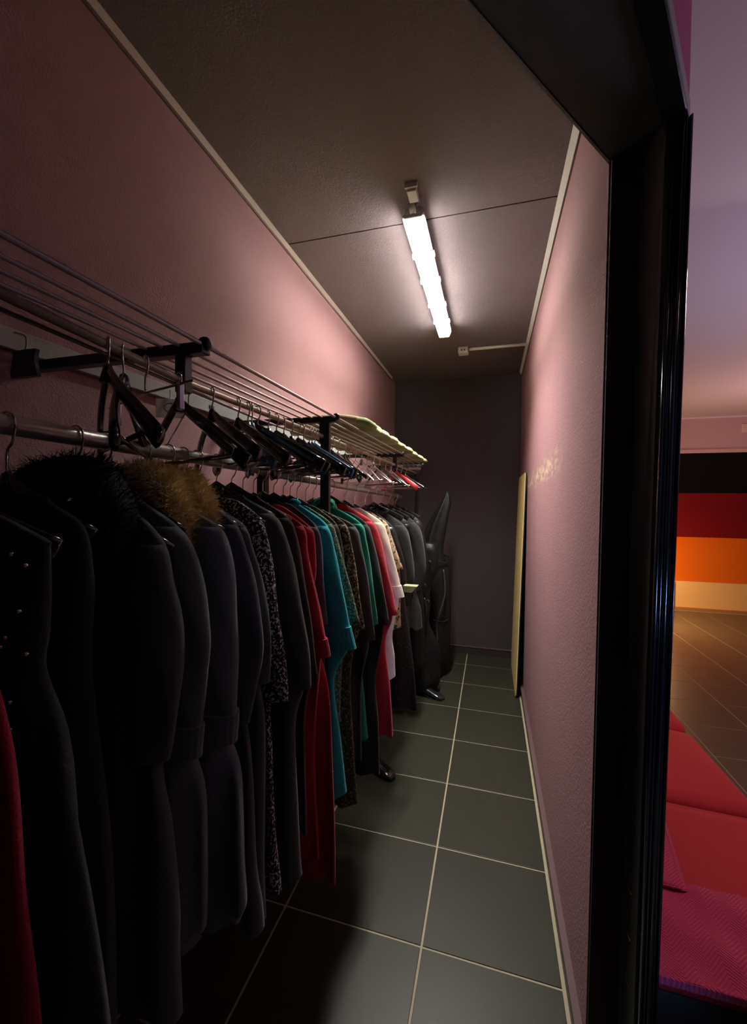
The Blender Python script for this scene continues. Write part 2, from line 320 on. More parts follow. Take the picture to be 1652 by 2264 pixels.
uph(.56, 'broad', -52, 'black hanger in shadow just behind the nearest broad hanger', fall=.12)
uph(.605, 'clip', -22, 'chrome clip hanger between the two nearest broad black hangers')
uph(.687, 'broad', -24, 'broad black hanger at the first drop bracket with a paper tag', fall=.12)
uph(.715, 'wire', -30, 'thin wire hanger just past the first drop bracket')
uph(.79, 'broad', -36, 'broad black hanger, second past the first drop bracket')
uph(.888, 'broad', -33, 'broad black hanger before the slot in the pale batten')
uph(.93, 'steel', -30, 'slim chrome hanger with a pale arm before the blue one')
uph(.948, 'blue', -48, 'blue hanger hanging low behind black hangers before the crowded bunch', half=.16)
uph(.975, 'broad', -16, 'broad black hanger with one long arm pointing down to the steel rail')
ORD = ['nearest', 'second', 'third', 'fourth', 'fifth', 'sixth', 'seventh', 'farthest']
gB = 'black hangers bunched before the black post'
lB = 'black hanger in the crowded bunch just before the black post'
for y, a, k in ((1.03, -40, 'thin'), (1.075, -28, 'broad'), (1.12, -46, 'broad'), (1.17, -42, 'thin'), (1.215, -30, 'broad'), (1.255, -50, 'broad'), (1.30, -36, 'thin'), (1.345, -33, 'broad')):
    nB = nB+1 if y > 1.04 else 0
    uph(y, k, a, ORD[nB]+' of the eight black hangers bunched before the black post', gB)
uph(1.322, 'blue', -36, 'glossy blue hanger beside the tall black post', half=.21)
uph(1.51, 'thin', -38, 'slim black hanger just past the tall black post')
uph(1.58, 'steel', -48, 'chrome hanger just past the tall black post')
uph(1.66, 'broad', -60, 'broad black hanger turned edge-on past the tall black post')
gW = 'chrome hangers beneath the folded green covers'
lW = 'chrome hanger in the row beneath the folded green covers'
for y, a, k in ((1.72, -44, 'wire'), (1.80, -50, 'wire'), (1.89, -48, 'steel'), (1.98, -40, 'wire'), (2.10, -46, 'steel'), (2.22, -44, 'thin'), (2.36, -38, 'wire'), (2.5, -46, 'steel')):
    nW = nW+1 if y > 1.73 else 0
    uph(y, k, a, ORD[nW]+' of the eight hangers in a row beneath the folded green cover', gW)
uph(2.66, 'red', -42, 'bright red hanger at the far end of the upper tube', half=.19)
uph(2.80, 'thin', -30, 'black hanger beyond the red hanger at the far end')
uph(2.95, 'steel', -36, 'chrome hanger at the very end of the upper tube')
pt = empty('paper_tag', 'white paper tag with a faint pink print hanging among black hangers', 'tag', (-.70, .775, 1.835), rz=D(25))
MB().box(-.030, .030, -.0008, .0008, -.050, -.008).build('card', paperw, pt)
MB().tube(cr([(.012*math.cos(a), -.0012, -.028+.010*math.sin(a)) for a in [i*PI/6 for i in range(12)]]), .0014, 4).build('printed_mark', mat('faint_pink_ink', (.66, .52, .54), .8), pt)
MB().tube([(0, 0, -.008), (0, 0, .012)], .0008, 5).build('string', paperw, pt)
wt = empty('white_label', 'blank white swing label hanging under the bunched hangers', 'label', (-.76, 1.655, 1.80), rz=D(10))
MB().box(-.024, .024, -.001, .001, -.085, -.012).build('card', paperw, wt); MB().ball((0, 0, -.006), .010, 8).build('round_top', paperw, wt)
MB().tube([(0, 0, 0), (0, .0, .04)], .001, 5).build('string', paperw, wt)

# ------------------------------------------------------------------ garments on the lower rail
def lerp_prof(pts, z):
    if z >= pts[0][1]: return pts[0][0]
    for (x0, z0), (x1, z1) in zip(pts, pts[1:]):
        if z1 <= z <= z0:
            t = (z0-z)/max(1e-6, z0-z1); return x0+(x1-x0)*t
    return pts[-1][0]
def smooth_pts(pts, n=5): return [(p[0], p[2]) for p in cr([(x, 0, z) for x, z in pts], n)]
XC = -.69
def garment(name, label, cat, y, sl, body, hem, m, thick=.050, cuff=None, collar=None, sleeves=True, group=None, waves=4, amp=.007, seed=0, slw=.085, neckz=None, trims=None, cuff_m=None):
    rnd = random.Random(seed); ph = rnd.random()*6
    o = empty(name, label, cat, (XC, y, 0), group)
    sl = [(x-XC, z) for x, z in sl]; body = [(x-XC, z) for x, z in body]
    tip = 1 if len(sl) > 1 else 0
    zt = sl[0][1]; nz = neckz or zt+.012
    S_ = smooth_pts(sl)
    bd = [(.080, nz), (sl[0][0], zt)] + ([(sl[1][0], sl[1][1])] if len(sl) > 1 else [])
    if sleeves:
        zs = sl[-1][1]
        for x, z in sl[2:]:
            bd.append((x-.022, z))
        if body:
            while bd and bd[-1][1] <= body[0][1]+.05: bd.pop()
            bd += body
    else: bd = bd[:2]+sl[1:]+body
    if bd[-1][1] > hem: bd.append((bd[-1][0]+.004, hem))
    bd = [(max(.02, x), z) for x, z in bd]
    B = smooth_pts(bd, 6)
    lim = XC-(XL+.02)
    zl = [p[1] for p in B]; zs_ = sorted(set(round(z, 4) for z in zl), reverse=True)
    zs_ = [z for z in zs_ if z >= hem-1e-4]
    if len(zs_) < 6: zs_ = [nz-(nz-hem)*i/20 for i in range(21)]
    rings = []; N = 44; ztop = zs_[0]
    for z in zs_:
        w1 = lerp_prof(B, z); w0 = min(w1, lim)
        d = (ztop-z); ty = thick*(.32+.68*min(1, d/.12))*.5
        am = amp*min(1.6, d/.35); ring = []
        for k in range(N):
            a = 2*PI*k/N; cx = math.cos(a); sx_ = math.sin(a)
            X = (w1 if cx > 0 else w0)*(abs(cx)**.75)*(1 if cx > 0 else -1)
            Y = ty*(abs(sx_)**.6)*(1 if sx_ > 0 else -1)
            wv = am*(math.sin(waves*PI*X/.2+ph)+.5*math.sin(waves*1.7*PI*X/.2+ph*2+z*1.5))
            zz = z + (0 if z > hem+.02 else .006*math.sin(9*X*10+ph))
            if z >= ztop-1e-4: zz += -.008*(1-abs(cx))
            ring.append((X, Y+wv, zz))
        rings.append(ring)
    MB().loft(rings).build('body', m, o, smooth=True)
    if sleeves:
        for side in (1, -1):
            pts = [p for p in S_ if p[1] <= sl[1][1]+.004]
            rs = []; n = len(pts)
            for i, (x, z) in enumerate(pts):
                t = i/(n-1); wd = slw*(.55+.45*min(1, t*4))*.5
                xo = x if side == 1 else min(x, lim+.005)
                cx = (xo-wd)*side; ty = thick*(.40+.16*math.sin(PI*min(1, t*1.2)))
                r = []
                for k in range(18):
                    a = 2*PI*k/18
                    r.append((cx+wd*math.cos(a), -.004*side+ty*math.sin(a)+.003*math.sin(3*math.cos(a)*2+z*30+ph)*min(1, t*3), z-(.012 if side*math.cos(a) < 0 and i == n-1 else 0)))
                rs.append(r)
            MB().loft(rs).build('sleeve', m, o, smooth=True)
            if cuff:
                ze = pts[-1][1]; rs = []
                cp = [p for p in S_ if p[1] <= ze+cuff]
                for x, z in ((lerp_prof(S_, ze+cuff), ze+cuff), (lerp_prof(S_, ze+cuff*.5), ze+cuff*.5), (pts[-1][0], ze-.002)):
                    xo = x if side == 1 else min(x, lim+.005); wd = slw*.5+.003; cx = (xo-wd+.004)*side; ty = thick*.47+.003
                    rs.append([(cx+wd*math.cos(2*PI*k/20), -.004*side+ty*math.sin(2*PI*k/20), z) for k in range(20)])
                MB().loft(rs).build('cuff', cuff_m or m, o, smooth=False)
    if collar == 'stand':
        rs = []
        for i in range(17):
            a = PI*1.15*i/16-PI*.075; rs.append([(.085*math.cos(a), -.012+.010*math.sin(a)-.002, nz-.03+.0*i), (.080*math.cos(a), -.006+.010*math.sin(a), nz+.028), (.074*math.cos(a), -.004+.010*math.sin(a), nz+.028), (.078*math.cos(a), -.008+.010*math.sin(a), nz-.03)])
        MB().loft(rs).build('collar', m, o, smooth=True)
    elif collar == 'fold':
        for s in (1, -1):
            MB().tube(cr([(.01*s, -.018, nz-.10), (.05*s, -.022, nz-.035), (.088*s, -.006, nz+.002), (.060*s, .010, nz+.012)]), [.004]*6+[.010]*6+[.012]*6+[.008], 8, flat=.5).build('collar', m, o, smooth=True)
    return o
def fur(o, path, r0, m, n, seed, length=.018, nm='fur_collar'):
    rnd = random.Random(seed); P = cr(path, 8); K = len(P)
    rad = [r0*(.6+.5*math.sin(PI*min(1, max(0, i/(K-1)))**.8)) for i in range(K)]
    base = MB().tube(P, rad, 14, flat=.62, axis=(0, 1, 0)).build(nm, m, o, smooth=True)
    b = MB()
    for _ in range(n):
        i = rnd.random()*(K-1); j = min(K-2, int(i)); t = i-j; p = P[j].lerp(P[j+1], t); tg = (P[j+1]-P[j]).normalized(); r = rad[j]+(rad[j+1]-rad[j])*t
        a = rnd.random()*2*PI; A = Vector((0, 1, 0)); A = (A-tg*A.dot(tg)).normalized(); Cc = tg.cross(A)
        nrm = (A*math.cos(a)+Cc*math.sin(a)); s = p + A*(r*math.cos(a)) + Cc*(r*.62*math.sin(a))
        dr = (nrm*.8+Vector((rnd.gauss(0, .35), rnd.gauss(0, .35), rnd.gauss(-.25, .35)))).normalized()
        L_ = length*(.5+rnd.random()*.8); sd = dr.cross(Vector((rnd.random(), rnd.random(), rnd.random()))).normalized()*.0008
        e = s+dr*L_; md = s+dr*L_*.55+Vector((0, 0, .002)); v = len(b.v)
        b.v += [tuple(s-sd), tuple(s+sd), tuple(md+sd*.7), tuple(md-sd*.7), tuple(e)]; b.f += [(v, v+1, v+2, v+3), (v+3, v+2, v+4)]
    q = b.build('fur_strands', m, base); q['kind'] = 'stuff'
c_black = cloth('black_cloth', (.02, .022, .021)); c_char = cloth('charcoal_wool', (.125, .150, .148), sheen=.3)
c_char2 = cloth('soft_charcoal_wool', (.10, .105, .105), sheen=.3); c_navy = cloth('navy_wool', (.075, .085, .115), sheen=.3)
c_blue = cloth('blue_grey_wool', (.15, .175, .205), sheen=.3); c_dk = cloth('dark_grey_cloth', (.085, .09, .088)); c_brown = cloth('brown_black_cloth', (.055, .046, .038))
c_red = cloth('crimson_cloth', (.52, .022, .045)); c_red2 = cloth('scarlet_cloth', (.54, .025, .04)); c_slate = cloth('slate_cloth', (.10, .12, .15)); c_turq = cloth('turquoise_cloth', (.022, .50, .60))
c_green = cloth('emerald_cloth', (.02, .36, .24)); c_dgreen = cloth('bottle_green_black_cloth', (.025, .036, .034)); c_cream = cloth('cream_cloth', (.74, .64, .47)); c_wine = cloth('wine_red_cloth', (.30, .010, .03))
s_tweed = speck('black_and_white_tweed', (.012, .013, .013), (.85, .85, .80), 180, .54, soft=.05); s_green = speck('green_flecked_knit', (.06, .12, .09), (.30, .46, .35), 160, .50, soft=.1)
s_olive = speck('olive_flecked_cloth', (.06, .055, .035), (.34, .30, .18), 140, .56, soft=.08); s_gold = speck('gold_flecked_brocade', (.04, .03, .02), (.42, .33, .19), 120, .50, soft=.1)
s_leo = speck('tan_leopard_cloth', (.48, .33, .18), (.03, .03, .02), 70, .56, soft=.03); s_blk = speck('black_sequin_cloth', (.010, .010, .012), (.7, .7, .7), 210, .70, .35)
G = [
 dict(n='gown', l='crimson gown at the left edge of the picture, its skirt flaring', c='dress', y=.300, sl=[(-.60, 1.58), (-.53, 1.50), (-.485, 1.367), (-.467, 1.299), (-.449, 1.209), (-.43, 1.066)], b=[(-.42, .8)], h=.55, m=c_wine, sv=False, th=.03, amp=.004),
 dict(n='dress', l='black dress with small glittering beads, second garment from the left edge', c='dress', y=.352, sl=[(-.56, 1.578), (-.493, 1.553), (-.489, 1.542), (-.492, 1.497), (-.497, 1.444), (-.5, 1.391)], b=[(-.461, 1.291), (-.435, 1.192), (-.411, 1.008), (-.40, .85)], h=.62, m=c_black, sv=False, th=.045, beads=True),
 dict(n='dress', l='plain black sleeveless dress on the hanger with a shiny tip', c='dress', y=.44, sl=[(-.60, 1.592), (-.545, 1.56), (-.535, 1.48), (-.54, 1.35)], b=[(-.52, 1.1), (-.51, .8)], h=.58, m=c_black, sv=False, th=.05),
 dict(n='coat', l='black coat with a wide black fur collar', c='coat', y=.545, sl=[(-.572, 1.585), (-.505, 1.528), (-.486, 1.466), (-.473, 1.409), (-.469, 1.329), (-.478, 1.255), (-.496, 1.178)], b=[(-.493, 1.088), (-.479, .942), (-.479, .866)], h=.76, m=c_dk, th=.055, slw=.11),
 dict(n='coat', l='soft charcoal coat with turned cuffs, in front of the golden fur', c='coat', y=.603, sl=[(-.608, 1.598), (-.53, 1.553), (-.497, 1.518), (-.474, 1.449), (-.462, 1.387), (-.46, 1.348), (-.469, 1.292), (-.477, 1.217), (-.483, 1.155)], b=[(-.482, 1.05), (-.482, .847), (-.499, .813)], h=.80, m=c_char, th=.05, cuff=.055, slw=.11),
 dict(n='coat', l='blue-grey coat with golden fox fur collar and turned cuffs', c='coat', y=.690, sl=[(-.562, 1.574), (-.51, 1.548), (-.489, 1.518), (-.472, 1.441), (-.467, 1.345), (-.468, 1.257), (-.467, 1.195), (-.472, 1.134)], b=[(-.462, 1.036), (-.448, .906), (-.442, .818), (-.469, .778)], h=.765, m=c_blue, th=.06, cuff=.055, slw=.11),
 dict(n='coat', l='navy wool coat with full sleeves behind the fox collared coat', c='coat', y=.757, sl=[(-.59, 1.594), (-.517, 1.549), (-.49, 1.493), (-.463, 1.4), (-.449, 1.306), (-.463, 1.219), (-.479, 1.135)], b=[(-.473, 1.035), (-.462, .843), (-.451, .758)], h=.70, m=c_navy, th=.05, slw=.11),
 dict(n='coat', l='dark charcoal coat between the navy coat and the tweed coat', c='coat', y=.803, sl=[(-.607, 1.585), (-.525, 1.541), (-.502, 1.492), (-.474, 1.399), (-.457, 1.311), (-.462, 1.2)], b=[(-.47, 1.1), (-.47, .8)], h=.68, m=c_char, th=.035),
 dict(n='coat', l='long black and white flecked tweed coat', c='coat', y=.850, sl=[(-.567, 1.595), (-.513, 1.555), (-.495, 1.513), (-.478, 1.42), (-.462, 1.317), (-.446, 1.214), (-.436, 1.143)], b=[(-.494, 1.124), (-.482, .976), (-.467, .819), (-.458, .746)], h=.70, m=s_tweed, th=.048, collar='stand', slw=.085),
 dict(n='coat', l='plain dark grey coat hanging just beyond the tweed coat', c='coat', y=.925, sl=[(-.597, 1.602), (-.53, 1.568), (-.498, 1.535), (-.467, 1.44), (-.442, 1.33), (-.423, 1.22), (-.416, 1.142)], b=[(-.459, 1.045), (-.451, .817), (-.446, .702)], h=.66, m=c_dk, th=.06, slw=.09),
 dict(n='coat', l='brown-black coat just before the first red dress', c='coat', y=.990, sl=[(-.597, 1.602), (-.516, 1.555), (-.493, 1.513), (-.469, 1.406), (-.449, 1.288), (-.425, 1.134)], b=[(-.47, 1.0), (-.46, .8)], h=.72, m=c_brown, th=.045),
 dict(n='dress', l='crimson long-sleeved dress with cuffs, nearest of the red dresses', c='dress', y=1.045, sl=[(-.593, 1.583), (-.5, 1.531), (-.484, 1.46), (-.456, 1.337), (-.426, 1.215), (-.419, 1.179)], b=[(-.465, .984), (-.464, .793), (-.452, .655)], h=.60, m=c_red, th=.045, cuff=.045, slw=.07),
 dict(n='dress', l='scarlet dress with puffed shoulder, second of the red dresses', c='dress', y=1.10, sl=[(-.578, 1.576), (-.505, 1.525), (-.488, 1.492), (-.483, 1.401), (-.497, 1.321)], b=[(-.47, 1.15), (-.445, 1.022), (-.43, .825), (-.418, .675)], h=.50, m=c_red2, th=.042, slw=.06),
 dict(n='dress', l='slate grey dress between the scarlet and the turquoise dress', c='dress', y=1.152, sl=[(-.581, 1.582), (-.506, 1.522), (-.488, 1.461), (-.478, 1.339), (-.467, 1.23)], b=[(-.48, 1.1), (-.48, .9)], h=.75, m=c_slate, th=.042),
 dict(n='dress', l='turquoise dress with wide cuffed sleeves', c='dress', y=1.22, sl=[(-.582, 1.579), (-.499, 1.521), (-.472, 1.441), (-.445, 1.328), (-.422, 1.215), (-.402, 1.142)], b=[(-.469, 1.037), (-.45, .851), (-.431, .677)], h=.665, m=c_turq, th=.055, cuff=.065, slw=.10, collar='fold'),
 dict(n='jumper', l='green flecked knitted dress beyond the turquoise dress', c='dress', y=1.285, sl=[(-.584, 1.573), (-.51, 1.524), (-.489, 1.477), (-.461, 1.387), (-.431, 1.284), (-.409, 1.21)], b=[(-.47, 1.1), (-.48, .9)], h=.85, m=s_green, th=.045),
 dict(n='coat', l='dark olive flecked coat between two flecked garments', c='coat', y=1.335, sl=[(-.579, 1.573), (-.511, 1.519), (-.491, 1.457), (-.468, 1.318), (-.418, 1.174)], b=[(-.457, .989), (-.444, .754), (-.434, .613)], h=.55, m=s_olive, th=.042),
 dict(n='jacket', l='gold flecked brocade jacket beside the black post', c='jacket', y=1.39, sl=[(-.576, 1.564), (-.498, 1.517), (-.475, 1.453), (-.454, 1.341), (-.436, 1.229), (-.422, 1.149)], b=[(-.48, 1.05)], h=.98, m=s_gold, th=.045),
 dict(n='coat', l='dark grey coat hanging directly before the emerald dress', c='coat', y=1.465, sl=[(-.577, 1.549), (-.487, 1.505), (-.46, 1.43), (-.432, 1.296), (-.404, 1.088)], b=[(-.46, .9)], h=.62, m=c_dk, th=.05),
 dict(n='dress', l='emerald green dress with a crumpled green collar', c='dress', y=1.535, sl=[(-.573, 1.565), (-.486, 1.513), (-.464, 1.458), (-.435, 1.283), (-.413, 1.126)], b=[(-.478, .995), (-.467, .818), (-.457, .693)], h=.66, m=c_green, th=.045, slw=.06),
 dict(n='coat', l='bottle green and black coat just before the third red dress', c='coat', y=1.62, sl=[(-.55, 1.55), (-.487, 1.505), (-.462, 1.45), (-.422, 1.285), (-.388, 1.103)], b=[(-.447, .873), (-.435, .686), (-.428, .517)], h=.48, m=c_dgreen, th=.06, slw=.08),
 dict(n='dress', l='red dress with flared skirt next to the cream blouse', c='dress', y=1.73, sl=[(-.61, 1.577), (-.497, 1.513), (-.46, 1.442), (-.422, 1.287), (-.38, 1.114)], b=[(-.435, .991), (-.413, .796), (-.395, .6)], h=.585, m=c_red2, th=.065, slw=.08),
 dict(n='blouse', l='cream dress with cuffed sleeves, the palest garment', c='dress', y=1.90, sl=[(-.588, 1.558), (-.498, 1.501), (-.468, 1.437), (-.429, 1.299), (-.389, 1.156)], b=[(-.441, .975), (-.431, .867), (-.426, .77)], h=.765, m=c_cream, th=.07, cuff=.05, slw=.085),
 dict(n='jacket', l='tan leopard print jacket behind the cream dress', c='jacket', y=2.06, sl=[(-.588, 1.539), (-.511, 1.486), (-.488, 1.424), (-.454, 1.333), (-.423, 1.258)], b=[(-.439, 1.043)], h=.95, m=s_leo, th=.06),
 dict(n='dress', l='black sequinned dress past the leopard print jacket', c='dress', y=2.25, sl=[(-.616, 1.534), (-.524, 1.459), (-.492, 1.384), (-.457, 1.272), (-.443, 1.146)], b=[(-.427, .869), (-.399, .669), (-.38, .506)], h=.45, m=s_blk, th=.06),
]
for i, g in enumerate(G):
    o = garment(g['n'], g['l'], g['c'], g['y'], g['sl'], g['b'], g['h'], g['m'], g.get('th', .05), g.get('cuff'), g.get('collar'), g.get('sv', True), seed=i+3, slw=g.get('slw', .08), amp=g.get('amp', .006))
    y = g['y']; rz = 1.722-.0165*(y+.35)+.0155 if y < 1.19 else 1.690-.0254*(y-1.23)+.0145
    what = g['l'].split(',')[0]
    ztop = g['sl'][0][1]
    hl = 'black hanger carrying the ' + what
    hl = ' '.join(hl.split()[:16])
    tipx = g['sl'][1][0]-XC
    z_neck = max(ztop+.030, 1.5)
    make_hanger('hanger', hl, 'broad', XC, y, rz, 0, None, drop=max(.05, rz-z_neck), r=.018, half=max(.13, tipx-.01), fall=max(.05, z_neck-g['sl'][1][1]+.016))
    if g.get('beads'):
        b = MB(); rnd = random.Random(2)
        for _ in range(18):
            b.ball((.12+rnd.random()*.09, -.027, 1.30+rnd.random()*.24), .0026, 8)
        q = b.build('beads', hangwire, o); q['kind'] = 'stuff'
    if 'black fur' in g['l']: fur(o, [(-.115, -.028, 1.49), (-.115, -.026, 1.565), (-.07, -.012, 1.625), (0, .006, 1.648), (.07, -.012, 1.625), (.122, -.026, 1.57), (.122, -.028, 1.47)], .042, mat('black_fur', (.013, .013, .013), .8, spec=.2), 5000, 3)
    if 'fox' in g['l']: fur(o, [(-.105, -.030, 1.58), (-.085, -.022, 1.615), (-.045, -.006, 1.640), (.01, .0, 1.648), (.062, -.01, 1.630), (.100, -.024, 1.590), (.122, -.028, 1.55), (.132, -.024, 1.505)], .036, mat('golden_fox_fur', (1, .68, .33), .7, var=.25, vscale=45), 9000, 5, .02)
    if 'crumpled' in g['l']:
        b = MB(); rs = []
        for k in range(9):
            a = k/8*PI; rs.append([(.055+.045*math.cos(a)+.006*math.sin(j*2.3+k), -.02-.016*math.sin(j*.78), 1.575+.030*math.sin(a)+.012*math.cos(j*.78)) for j in range(8)])
        b.loft(rs).build('collar', c_green, o, smooth=True)
# black and grey pieces past the sequins, glossy
pvc = mat('black_gloss_fabric', (.004, .0045, .005), .55, .5, 18, spec=.4, bdist=.01); greyc = cloth('grey_wool', (.022, .021, .019))
pvcs = [(2.42, -.43, 1.40, .66, greyc, 'grey jacket hanging past the black sequinned dress', .10), (2.60, -.47, 1.30, .50, pvc, 'glossy black coat between two grey jackets at the far end', .07), (2.80, -.42, 1.36, .72, greyc, 'dull grey jacket, farther of the two grey jackets', .09),
        (3.02, -.44, 1.40, .35, pvc, 'long glossy black coat at the far end of the rail', .09)]
for i, (y, xe, zt, h, m, l, sw) in enumerate(pvcs):
    garment('jacket' if m is greyc else 'coat', l, 'jacket' if m is greyc else 'coat', y, [(-.60, 1.53), (-.50, 1.46), (xe-.03, 1.38), (xe, 1.15), (xe-.03, .98)], [(xe-.03, .85), (xe-.02, h)], h, m, .075, None, 'fold', seed=40+i, slw=sw, amp=.012)
    make_hanger('hanger', 'black hanger carrying the '+l.split(' hanging')[0], 'broad', XC, y, 1.690-.0254*(y-1.23)+.0145, 0, None, drop=.095, r=.018, half=.18, fall=.08)
# pale green sleeve ends
cu = tag(MB().loft([[( -.455+.03*t+a, 2.33+b, 1.085+.04*t-.002*k) for a, b in ((-.05, -.03), (.03, -.03), (.03, .03), (-.05, .03))] for k, t in enumerate((0, .5, 1))]).build('cloth_strip', cloth('pale_olive_cloth', (.30, .32, .18))), 'small pale olive cloth hanging below the leopard print jacket', 'cloth')

# tall pointed black cover on a closed parasol, leaning at the far end of the rack
pc = empty('covered_parasol', 'tall closed parasol in a black glossy cover with a pointed top', 'parasol', (-.50, 3.80, 0))
rings = []
for z, c0, hw in ((.02, .0, .07), (.05, .01, .11), (.2, .015, .125), (.45, .015, .13), (.75, .01, .135), (1.0, .0, .13), (1.12, -.02, .10), (1.22, -.012, .095), (1.38, .03, .085), (1.5, .07, .065), (1.6, .105, .045), (1.66, .115, .022), (1.70, .115, .008)):
    rings.append([(c0+hw*(1+.16*math.sin(5*a+z*3))*math.cos(a), hw*.85*(1+.16*math.sin(5*a+z*3+1))*math.sin(a), z) for a in [2*PI*k/40 for k in range(40)]])
MB().loft(rings).build('cover', pvc, pc, smooth=True)
for z in (.55, 1.08): MB().tube(cr([(.145*math.cos(a)+.0, .125*math.sin(a), z+.02*math.sin(a*2)) for a in [2*PI*k/14 for k in range(15)]], 3), .007, 6).build('strap', gloss, pc, smooth=True)
MB().tube([(0, 0, 0), (0, 0, .05)], .03, 12).build('foot', blackmetal, pc, smooth=True)
MB().tube(cr([(.10, -.10, 1.0), (.12, -.13, .8), (.08, -.15, .62), (.05, -.13, .5), (.06, -.13, .36)]), .008, 6, flat=.4).build('loose_strap', mat('glossy_ribbon', (.04, .04, .04), .15), pc, smooth=True)
# second, shorter bundle in front of it
bd_ = empty('garment_bundle', 'lumpy black glossy bundle with pale buckles before the parasol', 'bundle', (-.56, 3.42, 0))
rings = []
for i in range(22):
    z = .04+i*.058; hw = .11*(1+.25*math.sin(z*7)+.1*math.sin(z*19)); 
    rings.append([(.02*math.sin(z*6)+hw*(1+.2*math.sin(4*a+z*4))*math.cos(a), .08*(1+.2*math.sin(4*a+z*4))*math.sin(a), z) for a in [2*PI*k/32 for k in range(32)]])
MB().loft(rings).build('wrapping', pvc, bd_, smooth=True)
for (x, z) in ((.03, 1.27), (.06, 1.24), (-.02, 1.20), (.09, 1.12), (.00, 1.05), (.05, .93), (-.03, .9), (.08, .80)):
    MB().box(x-.010, x+.010, -.112, -.098, z-.008, z+.008).build('buckle', hangwire, bd_, bevel=.003)
for s, zz in ((-1, .9), (1, .7), (.4, 1.1)): MB().tube(cr([(.05*s, -.10, zz+.12), (.07*s, -.12, zz), (.03*s, -.125, zz-.12), (.05*s, -.11, zz-.25)]), .010, 6, flat=.35).build('strap', gloss, bd_, smooth=True)

# ------------------------------------------------------------------ folded pale green covers on top of the rack
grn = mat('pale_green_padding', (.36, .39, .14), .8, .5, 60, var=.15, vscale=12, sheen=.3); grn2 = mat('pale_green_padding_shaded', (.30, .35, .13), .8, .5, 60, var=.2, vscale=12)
gc = empty('folded_cover', 'pale green padded cover in soft folds on the rack shelf', 'cover', (-.56, 1.78, 1.912))
tag(gc, None)
for k in range(11):
    y0 = .0+k*.150; rr = .046-.0014*k; sec = []
    for (x, f, h) in ((-.36, .6, .6), (-.28, .8, .8), (-.16, .9, .9), (-.06, 1, 1), (.0, 1, 1), (.03, .96, .9), (.052, .78, .66), (.064, .40, .35)):
        sec.append([(x+.006*math.sin(k*2+a), y0+.072*f*math.cos(a)-.16*(x+.1), .002+rr*h*(.62+.62*math.sin(a))*(1+.12*math.sin(3*a+k*1.7))) for a in [2*PI*j/18 for j in range(18)]])
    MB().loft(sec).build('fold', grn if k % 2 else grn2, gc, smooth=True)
MB().tube(cr([(-.34, -.075, .03), (-.2, -.085, .046), (-.08, -.085, .046), (.0, -.075, .035)]), .020, 10, flat=.8).build('rolled_edge', mat('tan_piping', (.45, .33, .16), .8, .3, 60), gc, smooth=True)
gb = empty('flat_box', 'small pale grey carton on the far end of the rack shelf', 'box', (-.60, 3.30, 1.865), rz=.3)
MB().box(-.05, .05, -.03, .03, -.005, .012).build('carton', paperw, gb); MB().box(-.052, .052, -.002, .002, .012, .0135).build('tape', brass, gb)

# ------------------------------------------------------------------ leaning board, shoes
bo = empty('leaning_board', 'tall pale plywood board with dark back leaning on the right wall', 'board', (.222, 3.53, 0))
def bpoly(t0, t1, off=0):       # rounded rectangle in the y-z plane; leans so the top touches the wall
    pts = []; H_, W_, r = 1.845, .78, .10
    for cy_, cz, a0 in ((W_-r, r, -PI/2), (W_-r, H_-r, 0), (r*.45, H_-r*.45, PI/2), (r*.45, r*.45, PI)):
        rr = r if cy_ > .5 else r*.45
        for k in range(5): a = a0+k*PI/8; pts.append((cy_+rr*math.cos(a), cz+rr*math.sin(a)))
    return [[(-.006+t+.0235*z, y+off, z) for y, z in pts] for t in (t0, t1)]
a, b = bpoly(0, .006); MB().prism(b, a).build('plywood_face', plym, bo)
a, b = bpoly(.0062, .0150); MB().prism(b, a).build('dark_back', mat('black_laminate', (.008, .008, .008), .5), bo)
def shoe(loc, rz, label):
    o = empty('shoe', label, 'shoe', loc, rz=rz)
    rs = []
    for y, hw, h, zb in ((-.135, .016, .02, .008), (-.12, .034, .034, .004), (-.08, .042, .046, .004), (-.03, .038, .060, .008), (.03, .032, .078, .02), (.08, .032, .090, .03), (.115, .026, .088, .034), (.125, .012, .07, .04)):
        rs.append([(hw*math.cos(t), y, zb+max(0, (h-zb)*(.5+.5*math.sin(t)))) for t in [2*PI*k/16 for k in range(16)]])
    MB().loft(rs).build('upper', gloss, o, smooth=True)
    MB().loft([[(hw*math.cos(t), y, zz+.003*math.sin(t)) for t in [2*PI*k/12 for k in range(12)]] for y, hw, zz in ((-.137, .014, .006), (-.11, .036, .004), (-.04, .040, .004), (.02, .030, .014), (.11, .026, .03))]).build('sole', blackmetal, o)
    MB().prism([(-.022, .07, 0), (.022, .07, 0), (.020, .115, 0), (-.020, .115, 0)], [(-.026, .06, .034), (.026, .06, .034), (.026, .122, .036), (-.026, .122, .036)]).build('heel', blackmetal, o)
shoe((-.47, 3.36, 0), D(75), 'black shoe poking out below the parasol cover')
shoe((-.63, 2.34, 0), D(60), 'black shoe on the tiles below the sequinned dress')

